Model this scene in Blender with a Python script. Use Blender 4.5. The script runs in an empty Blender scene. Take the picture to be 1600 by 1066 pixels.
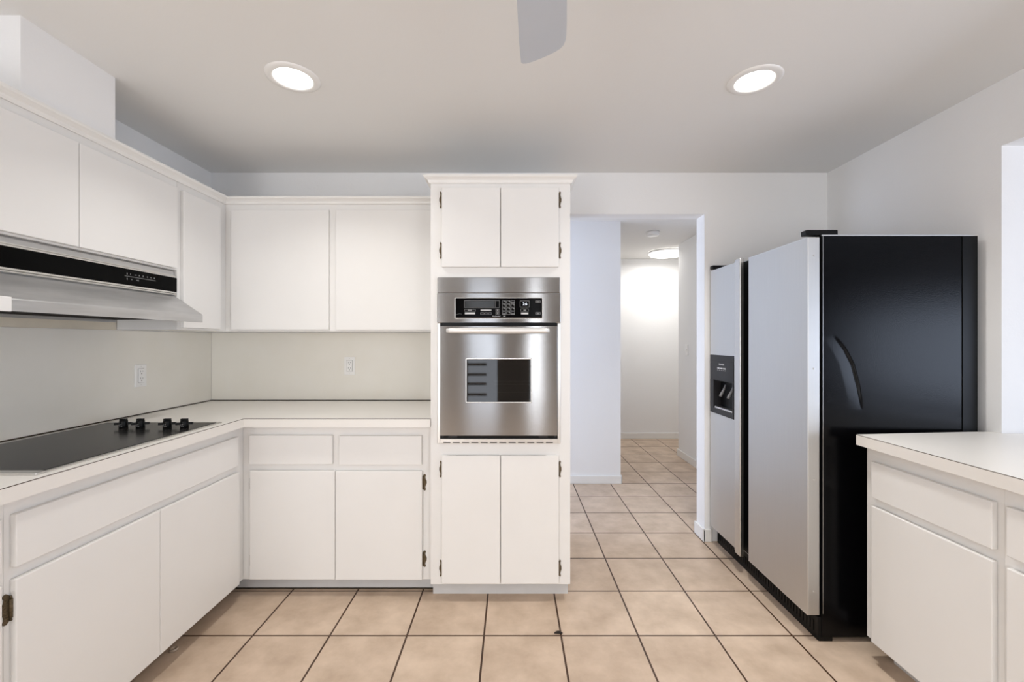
import bpy, bmesh, math, random
from mathutils import Vector, Matrix
random.seed(7)
scene = bpy.context.scene
COL = scene.collection
PI = math.pi

# ------------------------------------------------------------------ camera
H_CAM = 1.30
FPX = 675.0
cam_d = bpy.data.cameras.new('camera')
cam = bpy.data.objects.new('camera', cam_d)
COL.objects.link(cam)
cam.location = (0, 0, H_CAM)
cam.rotation_euler = (PI / 2, 0, 0)
cam_d.sensor_width = 36.0
cam_d.lens = FPX / 1600 * 36.0
cam_d.clip_start = 0.02
scene.camera = cam

# ------------------------------------------------------------------ world and view
world = bpy.data.worlds.new('daylight')
scene.world = world
world.use_nodes = True
bgn = world.node_tree.nodes['Background']
bgn.inputs[0].default_value = (0.62, 0.76, 1.0, 1)
bgn.inputs[1].default_value = 1.0
vs = scene.view_settings
vs.view_transform = 'Standard'
vs.look = 'None'
vs.gamma = 1.0
vs.use_curve_mapping = False
vs.exposure = 0.18
scene.cycles.max_bounces = 10
scene.cycles.diffuse_bounces = 6
scene.cycles.sample_clamp_indirect = 6.0
scene.cycles.use_denoising = True

# ------------------------------------------------------------------ lights
def area(name, loc, rot, sx, sy, power, color, shape='RECTANGLE', spread=PI):
    d = bpy.data.lights.new(name, 'AREA')
    d.shape = shape
    d.size = sx
    if shape in ('RECTANGLE', 'ELLIPSE'):
        d.size_y = sy
    d.energy = power
    d.color = color
    d.spread = spread
    o = bpy.data.objects.new(name, d)
    COL.objects.link(o)
    o.location = loc
    o.rotation_euler = rot
    return o

DAY = (0.86, 0.92, 1.0)
BLUE = (0.70, 0.80, 1.0)
# two windows behind the camera, plus added outer and broad fill, facing +Y
DAYW = (1.0, 0.99, 0.985)
area('fill_front_outer', (-1.57, -2.22, 1.20), (PI / 2, 0, 0), 0.70, 1.8, 31, DAYW)  # added fill, placed clear of the oven's reflection
area('daylight_front_blind', (-0.46, -2.22, 1.20), (PI / 2, 0, 0), 0.48, 1.8, 4.2, DAYW)
area('daylight_front_slim', (0.355, -2.22, 1.20), (PI / 2, 0, 0), 0.17, 1.8, 4.0, DAYW)
area('fill_front_broad', (1.56, -2.22, 1.20), (PI / 2, 0, 0), 0.86, 1.8, 20, DAYW)  # added fill from the right, outside the oven's reflection
# daylight through the dining window on the far right, facing -X
area('daylight_dining', (4.02, -0.05, 1.18), (0, PI / 2, 0), 0.92, 2.5, 37, BLUE)
# daylight through the window at the left end of the hall, facing +X
area('daylight_hall', (-1.48, 3.42, 1.40), (0, -PI / 2, 0), 1.6, 0.80, 25, (0.66, 0.77, 1.0))

# ------------------------------------------------------------------ materials
def new_mat(name):
    m = bpy.data.materials.new(name)
    m.use_nodes = True
    nt = m.node_tree
    b = nt.nodes['Principled BSDF']
    return m, nt, b

def rgb(r, g, b):
    f = lambda c: (c / 255 / 12.92) if c / 255 <= 0.04045 else ((c / 255 + 0.055) / 1.055) ** 2.4
    return (f(r), f(g), f(b), 1)

def mat(name, color, rough=0.5, metal=0.0, noise=0.0, nscale=30.0, bump=0.0, bscale=200.0, spec=0.5, stretch=None, color2=None):
    m, nt, b = new_mat(name)
    b.inputs['Base Color'].default_value = color
    b.inputs['Roughness'].default_value = rough
    b.inputs['Metallic'].default_value = metal
    b.inputs['Specular IOR Level'].default_value = spec
    tc = nt.nodes.new('ShaderNodeTexCoord')
    src = tc.outputs['Object']
    if stretch:
        mp = nt.nodes.new('ShaderNodeMapping')
        mp.inputs['Scale'].default_value = stretch
        nt.links.new(src, mp.inputs['Vector'])
        src = mp.outputs['Vector']
    if noise > 0:
        n = nt.nodes.new('ShaderNodeTexNoise')
        n.inputs['Scale'].default_value = nscale
        n.inputs['Detail'].default_value = 5
        nt.links.new(src, n.inputs['Vector'])
        mx = nt.nodes.new('ShaderNodeMix')
        mx.data_type = 'RGBA'
        mx.inputs[6].default_value = color
        c2 = color2 or tuple(c * (1 - noise) for c in color[:3]) + (1,)
        mx.inputs[7].default_value = c2
        nt.links.new(n.outputs['Fac'], mx.inputs[0])
        nt.links.new(mx.outputs[2], b.inputs['Base Color'])
    if bump > 0:
        n2 = nt.nodes.new('ShaderNodeTexNoise')
        n2.inputs['Scale'].default_value = bscale
        n2.inputs['Detail'].default_value = 3
        nt.links.new(src, n2.inputs['Vector'])
        bp = nt.nodes.new('ShaderNodeBump')
        bp.inputs['Strength'].default_value = bump
        bp.inputs['Distance'].default_value = 0.002
        nt.links.new(n2.outputs['Fac'], bp.inputs['Height'])
        nt.links.new(bp.outputs['Normal'], b.inputs['Normal'])
    return m

M = {}
M['wall'] = mat('wall_paint', (0.83, 0.83, 0.83, 1), 0.75, bump=0.25, bscale=90)
M['ceil'] = mat('ceiling_paint', (0.785, 0.785, 0.775, 1), 0.85, bump=0.15, bscale=120)
M['taupe'] = mat('reflection_contrast_taupe', (0.36, 0.33, 0.30, 1), 0.75, bump=0.2, bscale=90)  # unseen front wall, darkened so the steel reflections show streaks
M['popcorn'] = mat('popcorn_ceiling', (0.80, 0.79, 0.77, 1), 0.9, bump=1.0, bscale=160)
M['cab'] = mat('cabinet_paint', (0.80, 0.79, 0.77, 1), 0.42, noise=0.05, nscale=4, bump=0.05, bscale=60)
M['trim'] = mat('trim_paint', (0.82, 0.81, 0.785, 1), 0.4, noise=0.03, nscale=8)
M['toe'] = mat('toe_kick_paint', (0.62, 0.62, 0.62, 1), 0.5, noise=0.15, nscale=14)
M['shadetoe'] = mat('shade_toe_kick', (0.03, 0.018, 0.010, 1), 0.6, noise=0.3, nscale=20)  # near-black puts the shade under the left cabinets into the colour
M['lam'] = mat('counter_laminate', (0.80, 0.775, 0.735, 1), 0.32, noise=0.05, nscale=3)
M['seam'] = mat('laminate_seam', (0.08, 0.05, 0.03, 1), 0.6, noise=0.3, nscale=60)
M['splash'] = mat('backsplash_laminate', (0.82, 0.80, 0.75, 1), 0.45, noise=0.10, nscale=5, color2=(0.76, 0.73, 0.65, 1))
M['raw'] = mat('stained_wall', (0.80, 0.73, 0.60, 1), 0.8, noise=0.25, nscale=9)
M['caulk'] = mat('dark_gap', (0.05, 0.035, 0.02, 1), 0.8, noise=0.4, nscale=40)
M['black'] = mat('black_plastic', (0.004, 0.004, 0.004, 1), 0.35, noise=0.2, nscale=40, spec=0.15)
M['gloss'] = mat('black_gloss_panel', (0.003, 0.003, 0.003, 1), 0.10, noise=0.2, nscale=20, spec=0.04)
M['dgrey'] = mat('dark_grey_plastic', (0.022, 0.022, 0.024, 1), 0.45, noise=0.2, nscale=60, spec=0.3)
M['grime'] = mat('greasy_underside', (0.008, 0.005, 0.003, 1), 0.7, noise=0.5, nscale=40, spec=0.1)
M['mark'] = mat('white_print', (0.75, 0.75, 0.75, 1), 0.5, noise=0.05, nscale=80)
M['markg'] = mat('grey_print', (0.22, 0.22, 0.22, 1), 0.5, noise=0.05, nscale=80)
M['lcd'] = mat('display_window', (0.014, 0.015, 0.013, 1), 0.15, noise=0.3, nscale=25)
M['plate'] = mat('white_plastic', (0.85, 0.845, 0.83, 1), 0.35, noise=0.03, nscale=40)
M['slot'] = mat('outlet_slot', (0.03, 0.03, 0.03, 1), 0.6, noise=0.1, nscale=80)
M['brass'] = mat('antique_brass', (0.004, 0.003, 0.002, 1), 0.5, metal=0.3, noise=0.9, nscale=230, color2=(0.22, 0.16, 0.09, 1), spec=0.25)
M['fan'] = mat('fan_blade_white', (0.53, 0.57, 0.63, 1), 0.45, noise=0.05, nscale=10)
M['alu'] = mat('aluminium_trim', (0.70, 0.69, 0.67, 1), 0.30, metal=1.0, noise=0.08, nscale=50)
M['bright'] = mat('polished_steel', (0.80, 0.79, 0.77, 1), 0.22, metal=1.0, noise=0.05, nscale=40)
M['satin'] = mat('satin_handle', (0.80, 0.79, 0.77, 1), 0.42, metal=0.45, noise=0.05, nscale=40)
M['hood'] = mat('hood_metal', (0.66, 0.66, 0.66, 1), 0.36, metal=0.7, noise=0.45, nscale=7, stretch=(1, 0.6, 5))
M['leaf'] = mat('dry_leaf', (0.02, 0.012, 0.008, 1), 0.8, noise=0.4, nscale=100)
M['cap'] = mat('plastic_cap', (0.45, 0.36, 0.28, 1), 0.4, noise=0.2, nscale=80)

def steel(name, base, rough, scale, bump, aniso=0.0, rot=0.0):
    m, nt, b = new_mat(name)
    b.inputs['Metallic'].default_value = 1.0
    b.inputs['Roughness'].default_value = rough
    tc = nt.nodes.new('ShaderNodeTexCoord')
    mp = nt.nodes.new('ShaderNodeMapping')
    mp.inputs['Scale'].default_value = scale
    nt.links.new(tc.outputs['Object'], mp.inputs['Vector'])
    n = nt.nodes.new('ShaderNodeTexNoise')
    n.inputs['Scale'].default_value = 1.0
    n.inputs['Detail'].default_value = 4
    nt.links.new(mp.outputs['Vector'], n.inputs['Vector'])
    mx = nt.nodes.new('ShaderNodeMix')
    mx.data_type = 'RGBA'
    mx.inputs[6].default_value = tuple(c * 0.93 for c in base) + (1,)
    mx.inputs[7].default_value = tuple(min(1, c * 1.07) for c in base) + (1,)
    nt.links.new(n.outputs['Fac'], mx.inputs[0])
    nt.links.new(mx.outputs[2], b.inputs['Base Color'])
    bp = nt.nodes.new('ShaderNodeBump')
    bp.inputs['Strength'].default_value = bump
    bp.inputs['Distance'].default_value = 0.0006
    nt.links.new(n.outputs['Fac'], bp.inputs['Height'])
    nt.links.new(bp.outputs['Normal'], b.inputs['Normal'])
    if aniso:
        b.inputs['Anisotropic'].default_value = aniso
        b.inputs['Anisotropic Rotation'].default_value = rot
        tg = nt.nodes.new('ShaderNodeTangent')
        tg.direction_type = 'RADIAL'
        tg.axis = 'Z'
        nt.links.new(tg.outputs['Tangent'], b.inputs['Tangent'])
    return m

M['steel'] = steel('brushed_steel', (0.385, 0.385, 0.385), 0.165, (3, 3, 900), 0.05, 0.95, 0.25)
M['fridge'] = steel('fridge_steel', (0.60, 0.597, 0.585), 0.42, (900, 900, 4), 0.06)

# textured black fridge side: glossy enamel with an orange-peel grain
m, nt, b = new_mat('pebbled_black_enamel')
b.inputs['Base Color'].default_value = (0.0015, 0.0015, 0.002, 1)
b.inputs['Roughness'].default_value = 0.16
b.inputs['Specular IOR Level'].default_value = 0.16
tc = nt.nodes.new('ShaderNodeTexCoord')
n = nt.nodes.new('ShaderNodeTexNoise')
n.inputs['Scale'].default_value = 330
n.inputs['Detail'].default_value = 2
nt.links.new(tc.outputs['Object'], n.inputs['Vector'])
bp = nt.nodes.new('ShaderNodeBump')
bp.inputs['Strength'].default_value = 0.45
bp.inputs['Distance'].default_value = 0.0006
nt.links.new(n.outputs['Fac'], bp.inputs['Height'])
nt.links.new(bp.outputs['Normal'], b.inputs['Normal'])
M['pebble'] = m

# ceramic cooktop
m, nt, b = new_mat('cooktop_glass')
tc = nt.nodes.new('ShaderNodeTexCoord')
mp = nt.nodes.new('ShaderNodeMapping')
mp.inputs['Scale'].default_value = (30, 5, 1)
n = nt.nodes.new('ShaderNodeTexNoise')
n.inputs['Scale'].default_value = 1.6
n.inputs['Detail'].default_value = 6
nt.links.new(tc.outputs['Object'], mp.inputs['Vector'])
nt.links.new(mp.outputs['Vector'], n.inputs['Vector'])
rp = nt.nodes.new('ShaderNodeValToRGB')
rp.color_ramp.elements[0].position = 0.40
rp.color_ramp.elements[0].color = (0.006, 0.006, 0.006, 1)
rp.color_ramp.elements[1].position = 0.75
rp.color_ramp.elements[1].color = (0.022, 0.020, 0.019, 1)
nt.links.new(n.outputs['Fac'], rp.inputs['Fac'])
nt.links.new(rp.outputs['Color'], b.inputs['Base Color'])
b.inputs['Roughness'].default_value = 0.20
b.inputs['Specular IOR Level'].default_value = 0.06
M['cook'] = m

# oven window: smoked glass
m, nt, b = new_mat('smoked_glass')
for nd in list(nt.nodes):
    if nd.type != 'OUTPUT_MATERIAL':
        nt.nodes.remove(nd)
out = [nd for nd in nt.nodes][0]
tr = nt.nodes.new('ShaderNodeBsdfTransparent')
tr.inputs[0].default_value = (0.25, 0.25, 0.25, 1)
gl = nt.nodes.new('ShaderNodeBsdfGlossy')
gl.inputs['Roughness'].default_value = 0.03
gl.inputs['Color'].default_value = (1, 1, 1, 1)
mxs = nt.nodes.new('ShaderNodeMixShader')
mxs.inputs[0].default_value = 0.055
nt.links.new(tr.outputs[0], mxs.inputs[1])
nt.links.new(gl.outputs[0], mxs.inputs[2])
nt.links.new(mxs.outputs[0], out.inputs['Surface'])
M['smoke'] = m

def emit(name, color, strength):
    m, nt, b = new_mat(name)
    b.inputs['Base Color'].default_value = (0.9, 0.9, 0.9, 1)
    b.inputs['Emission Color'].default_value = color + (1,)
    b.inputs['Emission Strength'].default_value = strength
    return m
M['lamp'] = emit('lit_lens', (1.0, 0.97, 0.92), 6.0)
M['dome'] = emit('lit_dome', (1.0, 0.98, 0.95), 5.0)
M['digits'] = emit('display_digits', (0.75, 0.85, 1.0), 1.2)

# floor tile
TILE = 0.340
m, nt, b = new_mat('terracotta_tile')
tc = nt.nodes.new('ShaderNodeTexCoord')
mp = nt.nodes.new('ShaderNodeMapping')
mp.inputs['Location'].default_value = (0.1235 + 20 * TILE, -1.905 + 20 * TILE, 0)
nt.links.new(tc.outputs['Object'], mp.inputs['Vector'])
bk = nt.nodes.new('ShaderNodeTexBrick')
bk.offset = 0.0
bk.squash = 1.0
bk.inputs['Scale'].default_value = 1.0
bk.inputs['Brick Width'].default_value = TILE
bk.inputs['Row Height'].default_value = TILE
bk.inputs['Mortar Size'].default_value = 0.0046
bk.inputs['Mortar Smooth'].default_value = 0.25
bk.inputs['Bias'].default_value = 0.0
bk.inputs['Color1'].default_value = (0.60, 0.475, 0.365, 1)
bk.inputs['Color2'].default_value = (0.54, 0.42, 0.32, 1)
bk.inputs['Mortar'].default_value = (0.060, 0.028, 0.014, 1)
nt.links.new(mp.outputs['Vector'], bk.inputs['Vector'])
nz = nt.nodes.new('ShaderNodeTexNoise')
nz.inputs['Scale'].default_value = 6.5
nz.inputs['Detail'].default_value = 5
nz.inputs['Roughness'].default_value = 0.6
nt.links.new(tc.outputs['Object'], nz.inputs['Vector'])
rp = nt.nodes.new('ShaderNodeValToRGB')
rp.color_ramp.elements[0].position = 0.30
rp.color_ramp.elements[0].color = (0.72, 0.68, 0.64, 1)
rp.color_ramp.elements[1].position = 0.70
rp.color_ramp.elements[1].color = (1.12, 1.12, 1.13, 1)
nt.links.new(nz.outputs['Fac'], rp.inputs['Fac'])
ml = nt.nodes.new('ShaderNodeMix')
ml.data_type = 'RGBA'
ml.blend_type = 'MULTIPLY'
ml.inputs[0].default_value = 0.8
nt.links.new(bk.outputs['Color'], ml.inputs[6])
nt.links.new(rp.outputs['Color'], ml.inputs[7])
nt.links.new(ml.outputs[2], b.inputs['Base Color'])
b.inputs['Roughness'].default_value = 0.42
b.inputs['Specular IOR Level'].default_value = 0.35
inv = nt.nodes.new('ShaderNodeMath')
inv.operation = 'SUBTRACT'
inv.inputs[0].default_value = 1.0
nt.links.new(bk.outputs['Fac'], inv.inputs[1])
bp = nt.nodes.new('ShaderNodeBump')
bp.inputs['Strength'].default_value = 0.5
bp.inputs['Distance'].default_value = 0.003
nt.links.new(inv.outputs[0], bp.inputs['Height'])
nt.links.new(bp.outputs['Normal'], b.inputs['Normal'])
M['tile'] = m

# ------------------------------------------------------------------ mesh helpers
def nb():
    return bmesh.new()

def bx(bm, x0, x1, y0, y1, z0, z1, bev=0.0, seg=2):
    t = bmesh.new()
    bmesh.ops.create_cube(t, size=1.0)
    for v in t.verts:
        v.co = Vector(((x0 + x1) / 2 + v.co.x * (x1 - x0), (y0 + y1) / 2 + v.co.y * (y1 - y0), (z0 + z1) / 2 + v.co.z * (z1 - z0)))
    if bev > 0:
        bmesh.ops.bevel(t, geom=t.edges[:], offset=bev, segments=seg, profile=0.5, affect='EDGES')
    merge(bm, t)
    return bm

def merge(bm, t, mx=None):
    if mx is not None:
        bmesh.ops.transform(t, matrix=mx, verts=t.verts[:])
    vm = {v: bm.verts.new(v.co) for v in t.verts}
    for f in t.faces:
        try:
            nf = bm.faces.new([vm[v] for v in f.verts])
            nf.smooth = f.smooth
        except ValueError:
            pass
    t.free()

def cyl(bm, c, r0, r1, h, axis='Z', seg=32, bev=0.0, smooth=True):
    """cylinder with base centre c extending h along axis"""
    t = bmesh.new()
    bmesh.ops.create_cone(t, cap_ends=True, cap_tris=False, segments=seg, radius1=r0, radius2=r1, depth=abs(h))
    if bev > 0:
        es = [e for e in t.edges if len(e.link_faces) == 2 and any(len(f.verts) > 4 for f in e.link_faces)]
        bmesh.ops.bevel(t, geom=es, offset=bev, segments=2, profile=0.5, affect='EDGES')
    if smooth:
        for f in t.faces:
            if len(f.verts) <= 4:
                f.smooth = True
    bmesh.ops.translate(t, verts=t.verts[:], vec=(0, 0, h / 2))
    if axis == 'X':
        mx = Matrix.Rotation(PI / 2, 4, 'Y')
    elif axis == 'Y':
        mx = Matrix.Rotation(-PI / 2, 4, 'X')
    else:
        mx = Matrix.Identity(4)
    merge(bm, t, Matrix.Translation(Vector(c)) @ mx)
    return bm

def prism(bm, pts, f, a, b):
    """pts 2D outline, f(p, w) -> 3D point; extruded from w=a to w=b"""
    va = [bm.verts.new(f(p, a)) for p in pts]
    vb = [bm.verts.new(f(p, b)) for p in pts]
    n = len(pts)
    bm.faces.new(va)
    bm.faces.new(vb[::-1])
    for i in range(n):
        bm.faces.new((va[i], vb[i], vb[(i + 1) % n], va[(i + 1) % n]))
    return bm

def lathe(bm, prof, c, seg=40):
    rings = []
    for r, z in prof:
        rings.append([bm.verts.new((c[0] + r * math.cos(2 * PI * k / seg), c[1] + r * math.sin(2 * PI * k / seg), c[2] + z)) for k in range(seg)])
    for i in range(len(prof) - 1):
        for k in range(seg):
            f = bm.faces.new((rings[i][k], rings[i][(k + 1) % seg], rings[i + 1][(k + 1) % seg], rings[i + 1][k]))
            f.smooth = True
    return rings

def sweep(bm, path, prof):
    """sweep a profile (out, z) along a plan path; 'out' is to the right of travel"""
    n = len(path)
    rings = []
    for i in range(n):
        p = Vector(path[i])
        if i == 0:
            d = (Vector(path[1]) - p).normalized(); o = Vector((d.y, -d.x)); s = 1
        elif i == n - 1:
            d = (p - Vector(path[i - 1])).normalized(); o = Vector((d.y, -d.x)); s = 1
        else:
            d0 = (p - Vector(path[i - 1])).normalized(); d1 = (Vector(path[i + 1]) - p).normalized()
            o0 = Vector((d0.y, -d0.x)); o1 = Vector((d1.y, -d1.x))
            o = (o0 + o1).normalized(); s = 1 / max(0.2, o.dot(o0))
        rings.append([bm.verts.new((p.x + o.x * u * s, p.y + o.y * u * s, z)) for u, z in prof])
    k = len(prof)
    for i in range(n - 1):
        for j in range(k):
            bm.faces.new((rings[i][j], rings[i + 1][j], rings[i + 1][(j + 1) % k], rings[i][(j + 1) % k]))
    bm.faces.new(rings[0][::-1])
    bm.faces.new(rings[-1])

def tube(bm, pts, r, seg=14, caps=True):
    rings = []
    n = len(pts)
    for i, p in enumerate(pts):
        p = Vector(p)
        d = (Vector(pts[min(i + 1, n - 1)]) - Vector(pts[max(i - 1, 0)])).normalized()
        a = d.cross(Vector((0, 0, 1)))
        if a.length < 1e-4:
            a = d.cross(Vector((0, 1, 0)))
        a.normalize(); b2 = a.cross(d)
        rr = r[i] if isinstance(r, (list, tuple)) else r
        rings.append([bm.verts.new(p + a * rr * math.cos(2 * PI * k / seg) + b2 * rr * math.sin(2 * PI * k / seg)) for k in range(seg)])
    for i in range(n - 1):
        for k in range(seg):
            f = bm.faces.new((rings[i][k], rings[i][(k + 1) % seg], rings[i + 1][(k + 1) % seg], rings[i + 1][k]))
            f.smooth = True
    if caps:
        bm.faces.new(rings[0][::-1]); bm.faces.new(rings[-1])

def wloc(o):
    v = Vector((0, 0, 0))
    while o is not None:
        v += o.location
        o = o.parent
    return v

def obj(name, bm, material, parent=None, label=None):
    bmesh.ops.remove_doubles(bm, verts=bm.verts[:], dist=1e-6)
    bmesh.ops.recalc_face_normals(bm, faces=bm.faces[:])
    if parent is not None:
        off = wloc(parent)
        bmesh.ops.translate(bm, verts=bm.verts[:], vec=-off)
    me = bpy.data.meshes.new(name)
    bm.to_mesh(me)
    bm.free()
    me.materials.append(material)
    o = bpy.data.objects.new(name, me)
    COL.objects.link(o)
    if parent is not None:
        o.parent = parent
    if label:
        o['label'] = label
    return o

def thing(name, label, cat, loc, group=None):
    o = bpy.data.objects.new(name, None)
    o.empty_display_size = 0.1
    COL.objects.link(o)
    o.location = loc
    o['label'] = label
    o['category'] = cat
    if group:
        o['group'] = group
    return o

def tag(o, label, cat, group=None):
    """a thing that is one mesh: also move its origin to its base"""
    me = o.data
    xs = [v.co for v in me.vertices]
    c = Vector(((min(v.x for v in xs) + max(v.x for v in xs)) / 2, (min(v.y for v in xs) + max(v.y for v in xs)) / 2, min(v.z for v in xs)))
    me.transform(Matrix.Translation(-c))
    o.location = c
    o['label'] = label
    o['category'] = cat
    if group:
        o['group'] = group
    return o

def struct(name, bm, material, label=None):
    o = obj(name, bm, material)
    o['kind'] = 'structure'
    if label:
        o['label'] = label
    return o

def text_bm(s, size):
    cu = bpy.data.curves.new('lettering', 'FONT')
    cu.body = s
    cu.size = size
    cu.align_x = 'CENTER'
    cu.align_y = 'CENTER'
    cu.extrude = 0.0002
    to = bpy.data.objects.new('lettering', cu)
    COL.objects.link(to)
    dg = bpy.context.evaluated_depsgraph_get()
    me = bpy.data.meshes.new_from_object(to.evaluated_get(dg))
    t = bmesh.new()
    t.from_mesh(me)
    bpy.data.objects.remove(to)
    bpy.data.curves.remove(cu)
    bpy.data.meshes.remove(me)
    return t

# ------------------------------------------------------------------ room shell
CEIL = 2.392
XL, XR, YB = -1.952, 2.048, 2.804     # left wall, right wall, back wall
WT = 0.118                            # wall thickness

bm = nb(); bx(bm, -2.1, 4.2, -2.4, 5.9, -0.06, 0.0)
struct('floor', bm, M['tile'], 'beige square tile floor with dark grout running into the hall')
bm = nb(); bx(bm, -2.1, 4.2, -2.4, 2.86, CEIL, CEIL + 0.08)
struct('ceiling', bm, M['ceil'])
bm = nb(); bx(bm, -2.1, 4.2, 2.86, 5.9, CEIL, CEIL + 0.08)
struct('ceiling_hall', bm, M['popcorn'])

bm = nb(); bx(bm, XL - 0.1, XL, -2.3, YB + WT, 0, CEIL)
struct('wall_left', bm, M['wall'])
# back wall with the hall opening (x 0.30..1.249, up to 2.124)
OX0, OX1, OZ = 0.305, 1.249, 2.124
bm = nb()
bx(bm, XL, OX0, YB, YB + WT, 0, CEIL)
bx(bm, OX1, XR + 0.2, YB, YB + WT, 0, CEIL)
bx(bm, OX0, OX1, YB, YB + WT, OZ, CEIL)
struct('wall_back', bm, M['wall'])
# right wall: solid beside the fridge, pass-through over the counter, solid near the camera
PY0, PY1, PZ = -0.40, 1.807, 2.117
bm = nb()
bx(bm, XR, XR + 0.13, PY1, YB, 0, CEIL)
bx(bm, XR, XR + 0.13, PY0, PY1, PZ, CEIL)
bx(bm, XR, XR + 0.13, -2.2, PY0, 0, CEIL)
bx(bm, XR, XR + 0.13, PY0, PY1, 0, 0.868)
struct('wall_right', bm, M['wall'])
# dining room beyond the pass-through, and the wall behind the camera
bm = nb()
bx(bm, 4.05, 4.15, -2.3, -1.3, 0, CEIL); bx(bm, 4.05, 4.15, 1.2, 2.9, 0, CEIL)
bx(bm, 4.05, 4.15, -1.3, 1.2, 0, 0.72); bx(bm, 4.05, 4.15, -1.3, 1.2, 1.66, CEIL)
struct('wall_dining', bm, M['wall'])
bm = nb(); bx(bm, XR + 0.13, 4.05, 2.804, 2.9, 0, CEIL)
struct('wall_dining_back', bm, M['wall'])
bm = nb()
for x0, x1 in ((XL, -1.92), (-1.22, -0.70), (-0.22, 0.27), (0.44, 1.12), (2.0, 4.05)):
    bx(bm, x0, x1, -2.34, -2.24, 0, CEIL)
for x0, x1 in ((-1.92, -1.22), (-0.70, -0.22), (0.27, 0.44), (1.12, 2.0)):
    bx(bm, x0, x1, -2.34, -2.24, 0, 0.28); bx(bm, x0, x1, -2.34, -2.24, 2.12, CEIL)
struct('wall_front', bm, M['taupe'])
bm = nb()  # unseen bars added to stripe the oven glass reflection
for z in (0.50, 0.66, 0.80, 0.95, 1.12, 1.28, 1.44):
    bx(bm, -0.68, -0.38, -2.215, -2.205, z - 0.02, z + 0.02)
bx(bm, -0.70, -0.66, -2.215, -2.205, 0.28, 2.12)
struct('reflection_bars', bm, M['taupe'])
# hall
HLX = 0.992; HLY = 3.945
bm = nb(); bx(bm, -1.6, HLX, HLY, HLY + 0.12, 0, CEIL); bx(bm, HLX - 0.12, HLX, HLY + 0.12, 5.75, 0, CEIL)
struct('wall_hall_left', bm, M['wall'])
bm = nb(); bx(bm, -1.62, -1.52, YB + WT, HLY, 0, CEIL)
struct('wall_hall_end', bm, M['wall'])
bm = nb(); bx(bm, HLX, 3.3, 5.75, 5.86, 0, CEIL)
struct('wall_hall_far', bm, M['wall'])
HRX = 1.888
bm = nb(); bx(bm, HRX, HRX + 0.12, YB + WT, 4.90, 0, CEIL); bx(bm, HRX + 0.12, 3.3, 4.78, 4.90, 0, CEIL)
struct('wall_hall_right', bm, M['wall'])
bm = nb(); bx(bm, 3.3, 3.4, 4.78, 5.86, 0, CEIL)
struct('wall_hall_side', bm, M['wall'])

# baseboards
bm = nb(); bx(bm, -1.5, HLX + 0.012, HLY - 0.014, HLY, 0, 0.072, 0.004); bx(bm, HLX, HLX + 0.012, HLY - 0.014, 5.74, 0, 0.072, 0.004)
struct('baseboard_hall_left', bm, M['trim'])
bm = nb(); bx(bm, HLX + 0.013, 3.29, 5.736, 5.75, 0, 0.078, 0.004)
struct('baseboard_hall_far', bm, M['trim'])
bm = nb(); bx(bm, HRX - 0.013, HRX, YB + WT + 0.02, 4.913, 0, 0.078, 0.004)
struct('baseboard_hall_right', bm, M['trim'])
bm = nb()
bx(bm, OX1 - 0.013, OX1, YB - 0.013, YB + WT + 0.012, 0, 0.082, 0.004)
bx(bm, OX1 - 0.013, OX1 + 0.045, YB - 0.013, YB, 0, 0.082, 0.004)
struct('baseboard_back', bm, M['trim'])

# boxed duct chase above the hood
bm = nb(); bx(bm, XL, -1.647, 1.448, 1.793, 2.106, CEIL)
struct('wall_chase', bm, M['wall'], 'white boxed duct chase rising from the wall cabinets to the ceiling')

# backsplash panels (laminate sheets fixed to the walls)
bm = nb(); bx(bm, XL + 0.001, XL + 0.004, 0.6, YB - 0.004, 0.9165, 1.353)
tag(obj('backsplash_panel', bm, M['splash']), 'off-white laminate backsplash sheet on left wall behind the cooktop', 'backsplash', 'laminate backsplash sheets')
bm = nb(); bx(bm, XL + 0.005, -0.407, YB - 0.004, YB - 0.001, 0.9165, 1.353)
tag(obj('backsplash_panel', bm, M['splash']), 'off-white laminate backsplash sheet on back wall left of the oven', 'backsplash', 'laminate backsplash sheets')
bm = nb(); bx(bm, XL, XL + 0.002, 1.20, 2.13, 1.3535, 1.40)
struct('trim_1', bm, M['raw'])
# dark open joint between worktop and backsplash
bm = nb(); bx(bm, XL + 0.0041, XL + 0.010, 0.6, YB - 0.0045, 0.9142, 0.9185); bx(bm, XL + 0.0045, -0.407, YB - 0.010, YB - 0.0041, 0.9142, 0.9185)
struct('trim_2', bm, M['caulk'])

# ------------------------------------------------------------------ cabinet parts
HOUT = [(0, -.030), (0, .030), (.003, .037), (.0065, .042), (.0105, .0405), (.012, .035), (.0095, .028), (.0105, .018),
        (.014, .009), (.0150, 0), (.014, -.009), (.0105, -.018), (.0095, -.028), (.012, -.035), (.0105, -.0405), (.0065, -.042), (.003, -.037)]

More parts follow.
